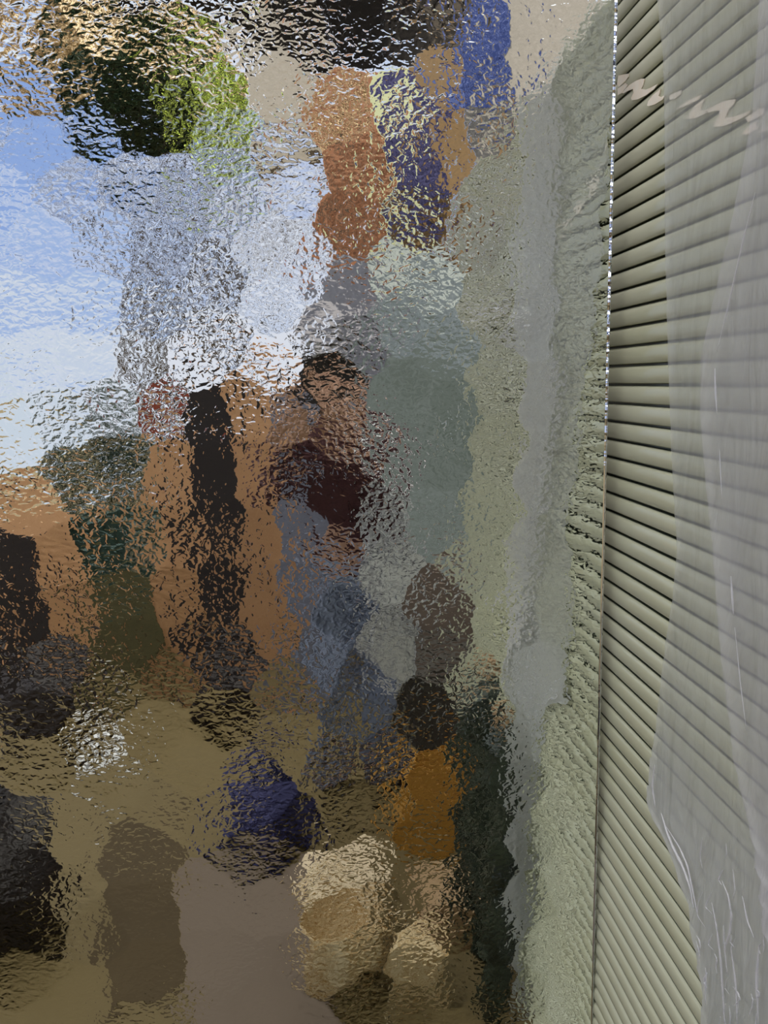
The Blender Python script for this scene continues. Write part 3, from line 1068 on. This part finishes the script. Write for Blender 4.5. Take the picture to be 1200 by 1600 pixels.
# ------------------------------------------------------------------ the photographer
def skin_obj(name, pts, edges, rads, m, parent, sub=2, root=0):
    me_ = bpy.data.meshes.new(name)
    me_.from_pydata([tuple(q) for q in pts], edges, [])
    o = bpy.data.objects.new(name, me_)
    C.objects.link(o)
    s = o.modifiers.new('skin', 'SKIN')
    s.use_smooth_shade = True
    for i, rr in enumerate(rads):
        sv = me_.skin_vertices[0].data[i]
        sv.radius = (rr, rr) if not hasattr(rr, '__len__') else rr
        sv.use_root = (i == root)
    q = o.modifiers.new('sub', 'SUBSURF')
    q.levels = q.render_levels = sub
    me_.materials.append(m)
    o.parent = parent
    return o


per = thing('person', (0.17, -0.36, 0), 'person in maroon top and faded jeans, mirrored while taking the photo', 'person')
# body: pelvis, spine, neck, head, both arms raised to the phone, both legs
HX = -0.085                     # the upper body leans over to the phone
pts = [(0, 0, 0.88), (-0.02, 0.0, 1.04), (-0.06, 0.0, 1.22), (-0.075, 0.01, 1.32), (HX, 0.01, 1.38), (HX, 0.03, 1.45), (HX, 0.03, 1.52),
       (-0.23, 0.0, 1.30), (-0.29, 0.10, 1.10), (-0.21, 0.24, 1.36), (-0.195, 0.275, 1.42),
       (0.08, 0.0, 1.30), (0.13, 0.10, 1.10), (-0.07, 0.24, 1.36), (-0.11, 0.275, 1.42),
       (-0.08, 0, 0.82), (-0.085, 0.01, 0.46), (-0.08, -0.02, 0.09), (-0.09, 0.10, 0.04),
       (0.08, 0, 0.82), (0.08, 0.01, 0.46), (0.08, -0.02, 0.09), (0.10, 0.10, 0.04)]
ed_ = [(0, 1), (1, 2), (2, 3), (3, 4), (4, 5), (5, 6), (3, 7), (7, 8), (8, 9), (9, 10), (3, 11), (11, 12), (12, 13), (13, 14), (0, 15), (15, 16), (16, 17), (17, 18), (0, 19), (19, 20), (20, 21), (21, 22)]
rd = [0.11, 0.10, 0.115, 0.09, 0.05, 0.075, 0.07, 0.055, 0.042, 0.030, 0.022, 0.055, 0.042, 0.030, 0.022, 0.08, 0.055, 0.04, 0.035, 0.08, 0.055, 0.04, 0.035]
skin_obj('body', pts, ed_, rd, M_skin, per)
ipts = [(0, 0, 0.91), (-0.02, 0, 1.04), (-0.06, 0, 1.22), (-0.075, 0.0, 1.315), (-0.23, 0, 1.30), (-0.29, 0.10, 1.10), (-0.235, 0.19, 1.27), (0.08, 0, 1.30), (0.13, 0.10, 1.10), (-0.01, 0.19, 1.27)]
skin_obj('shirt', ipts, [(0, 1), (1, 2), (2, 3), (3, 4), (4, 5), (5, 6), (3, 7), (7, 8), (8, 9)], [0.135, 0.12, 0.135, 0.10, 0.072, 0.058, 0.045, 0.072, 0.058, 0.045], M_maroon, per)
skin_obj('trousers', [(0, 0, 0.90), (-0.08, 0, 0.82), (-0.085, 0.01, 0.46), (-0.08, -0.02, 0.08), (0.08, 0, 0.82), (0.08, 0.01, 0.46), (0.08, -0.02, 0.08)],
         [(0, 1), (1, 2), (2, 3), (0, 4), (4, 5), (5, 6)], [0.13, 0.095, 0.074, 0.068, 0.095, 0.074, 0.068], M_jeans, per)
bm = bmesh.new()
bmesh.ops.create_icosphere(bm, subdivisions=4, radius=1.0)
for v_ in bm.verts:
    d_ = v_.co.copy()
    k_ = 1 + 0.05 * noise.noise(d_ * 5)
    y_ = d_.y
    if y_ > 0.35 and d_.z < 0.45:
        y_ = 0.35
    v_.co = Vector((d_.x * 0.088 * k_ + HX, y_ * 0.10 * k_ + 0.012, d_.z * 0.115 * k_ + 1.525))
finish(bm, 'hair', M_hair, per, smooth=True)
bm = bmesh.new()
lump(bm, (HX, 0.116, 1.495), (0.011, 0.016, 0.018), 1, 0.05, sub=2, flat=False)
finish(bm, 'nose', M_skin, per, smooth=True)
for s_ in (-1, 1):
    bm = bmesh.new()
    lump(bm, (HX + s_ * 0.03, 0.096, 1.515), (0.012, 0.008, 0.006), 1, 0.0, sub=2, flat=False)
    finish(bm, 'eye', M_hair, per, smooth=True)
    bm = bmesh.new()
    lump(bm, (HX + s_ * 0.09, 0.02, 1.495), (0.009, 0.018, 0.03), 1, 0.05, sub=2, flat=False)
    finish(bm, 'ear', M_skin, per, smooth=True)
bm = bmesh.new()
lump(bm, (HX, 0.10, 1.455), (0.022, 0.007, 0.006), 1, 0.0, sub=2, flat=False)
finish(bm, 'mouth', M_maroon, per, smooth=True)
for s_, cx in ((-1, -0.213), (1, -0.123)):
    for k in range(4):
        z_ = 1.462 + k * 0.019
        L_ = (0.9, 1.0, 0.95, 0.8)[3 - k]
        tp = [(cx - (-0.003 * s_), 0.278, 1.43 + k * 0.006), (cx + s_ * -0.004, 0.292, z_ - 0.012), (cx - s_ * 0.002, 0.300, z_), (cx - s_ * 0.018 * L_, 0.312, z_ + 0.004)]
        skin_obj('finger', tp, [(0, 1), (1, 2), (2, 3)], [0.010, 0.0085, 0.008, 0.007], M_skin, per, 1)
    skin_obj('thumb', [(cx, 0.272, 1.425), (cx - s_ * 0.012, 0.280, 1.445), (cx - s_ * 0.028, 0.286, 1.462)], [(0, 1), (1, 2)], [0.012, 0.010, 0.008], M_skin, per, 1)
for s_ in (-1, 1):
    bm = bmesh.new()
    lump(bm, (s_ * 0.09, 0.04, 0.045), (0.045, 0.13, 0.055), 2, 0.06, sub=3)
    finish(bm, 'shoe', M_black, per, smooth=True)
ph = thing('mobile_phone', (0.0, -0.06, 1.43), 'black mobile phone held by the person in the mirror', 'phone')
bm = bmesh.new()
box(bm, -0.036, 0.036, -0.004, 0.004, 0, 0.15, 0.006)
finish(bm, 'case', M_black, ph)
bm = bmesh.new()
box(bm, -0.030, -0.004, 0.004, 0.006, 0.115, 0.143, 0.003)
finish(bm, 'lens_island', M_gdark, ph)

# white cloth bag on the photographer's shoulder
r = thing('tote_bag', (0.275, -0.17, 0.42), 'mottled white cloth bag mirrored hanging beside the person', 'bag')
bm = bmesh.new()
lump(bm, (0, 0, 0.34), (0.105, 0.045, 0.37), 9, 0.12, 2.0, flat=False)
finish(bm, 'bag_body', M_tote, r, smooth=True)
for yy_ in (-0.03, 0.03):
    bm = bmesh.new()
    tube(bm, [(-0.05, yy_, 0.66), (-0.06, yy_ - 0.04, 0.80), (-0.05, yy_ - 0.14, 0.93), (-0.02, yy_ - 0.2, 0.93), (0.03, yy_ - 0.1, 0.80), (0.05, yy_, 0.66)], 0.008, 8)
    finish(bm, 'strap', M_white, r, smooth=True)

# straw basket and a small white sack on the floor
p = refl(560, 1540, 1.80)
r = thing('straw_basket', (p.x - 0.052, p.y + 0.055, 0.009), 'ochre straw basket mirrored at the bottom of the glass', 'basket')
bm = bmesh.new()
lathe(bm, [(0.085, 0), (0.105, 0.05), (0.115, 0.12), (0.112, 0.17), (0.104, 0.17), (0.106, 0.12), (0.09, 0.05), (0.03, 0.02)], 30)
finish(bm, 'bowl', M_straw, r, smooth=True)
bm = bmesh.new()
tube(bm, [(0.11 * math.cos(a_ * math.pi / 10), 0, 0.165 + 0.13 * math.sin(a_ * math.pi / 10)) for a_ in range(11)], 0.008, 8)
finish(bm, 'handle', M_straw, r, smooth=True)
bag('white_sack', 175, 1250, 2.95, (0.09, 0.08, 0.05), M_white, 'small white plastic bag mirrored lying on the floor', 'bag', 31)

# bright glint on the upper ribs, built as a zigzag cream strip
M_glint = mat('rib_glint', (0.98, 0.87, 0.72), 0.35, (0.98, 0.91, 0.79), 60)
GLINT = [
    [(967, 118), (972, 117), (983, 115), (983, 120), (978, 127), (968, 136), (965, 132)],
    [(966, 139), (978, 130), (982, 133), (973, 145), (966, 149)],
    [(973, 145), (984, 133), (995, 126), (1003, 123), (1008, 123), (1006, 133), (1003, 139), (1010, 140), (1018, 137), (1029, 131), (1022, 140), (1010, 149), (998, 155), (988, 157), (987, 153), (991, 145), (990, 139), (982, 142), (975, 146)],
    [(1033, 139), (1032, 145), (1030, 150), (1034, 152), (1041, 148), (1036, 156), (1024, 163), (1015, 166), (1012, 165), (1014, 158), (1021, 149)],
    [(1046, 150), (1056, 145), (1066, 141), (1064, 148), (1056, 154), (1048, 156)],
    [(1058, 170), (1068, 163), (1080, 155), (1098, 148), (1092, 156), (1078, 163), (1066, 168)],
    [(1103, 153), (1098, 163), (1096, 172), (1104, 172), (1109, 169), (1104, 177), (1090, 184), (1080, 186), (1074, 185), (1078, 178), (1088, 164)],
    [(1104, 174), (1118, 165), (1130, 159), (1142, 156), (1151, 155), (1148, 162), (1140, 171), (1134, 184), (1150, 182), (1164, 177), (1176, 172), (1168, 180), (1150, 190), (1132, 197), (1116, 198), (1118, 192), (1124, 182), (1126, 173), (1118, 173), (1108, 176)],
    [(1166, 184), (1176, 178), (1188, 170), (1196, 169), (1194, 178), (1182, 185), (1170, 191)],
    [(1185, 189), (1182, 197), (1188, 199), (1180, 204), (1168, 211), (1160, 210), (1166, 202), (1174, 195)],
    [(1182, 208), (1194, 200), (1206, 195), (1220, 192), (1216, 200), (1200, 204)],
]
r = thing('rib_glint', tuple(on_x(1080, 165, X0 - 0.0012)), 'bright glint built as a narrow cream strip zigzagging across the upper ribs of the fluted panel', 'strip')
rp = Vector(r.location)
for poly in GLINT:
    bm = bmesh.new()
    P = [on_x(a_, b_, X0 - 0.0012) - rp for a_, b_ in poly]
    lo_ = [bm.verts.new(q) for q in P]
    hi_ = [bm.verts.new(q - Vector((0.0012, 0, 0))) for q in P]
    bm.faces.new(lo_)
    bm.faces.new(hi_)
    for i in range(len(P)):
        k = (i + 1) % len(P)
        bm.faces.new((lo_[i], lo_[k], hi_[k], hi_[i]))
    finish(bm, 'glint_piece', M_glint, r)
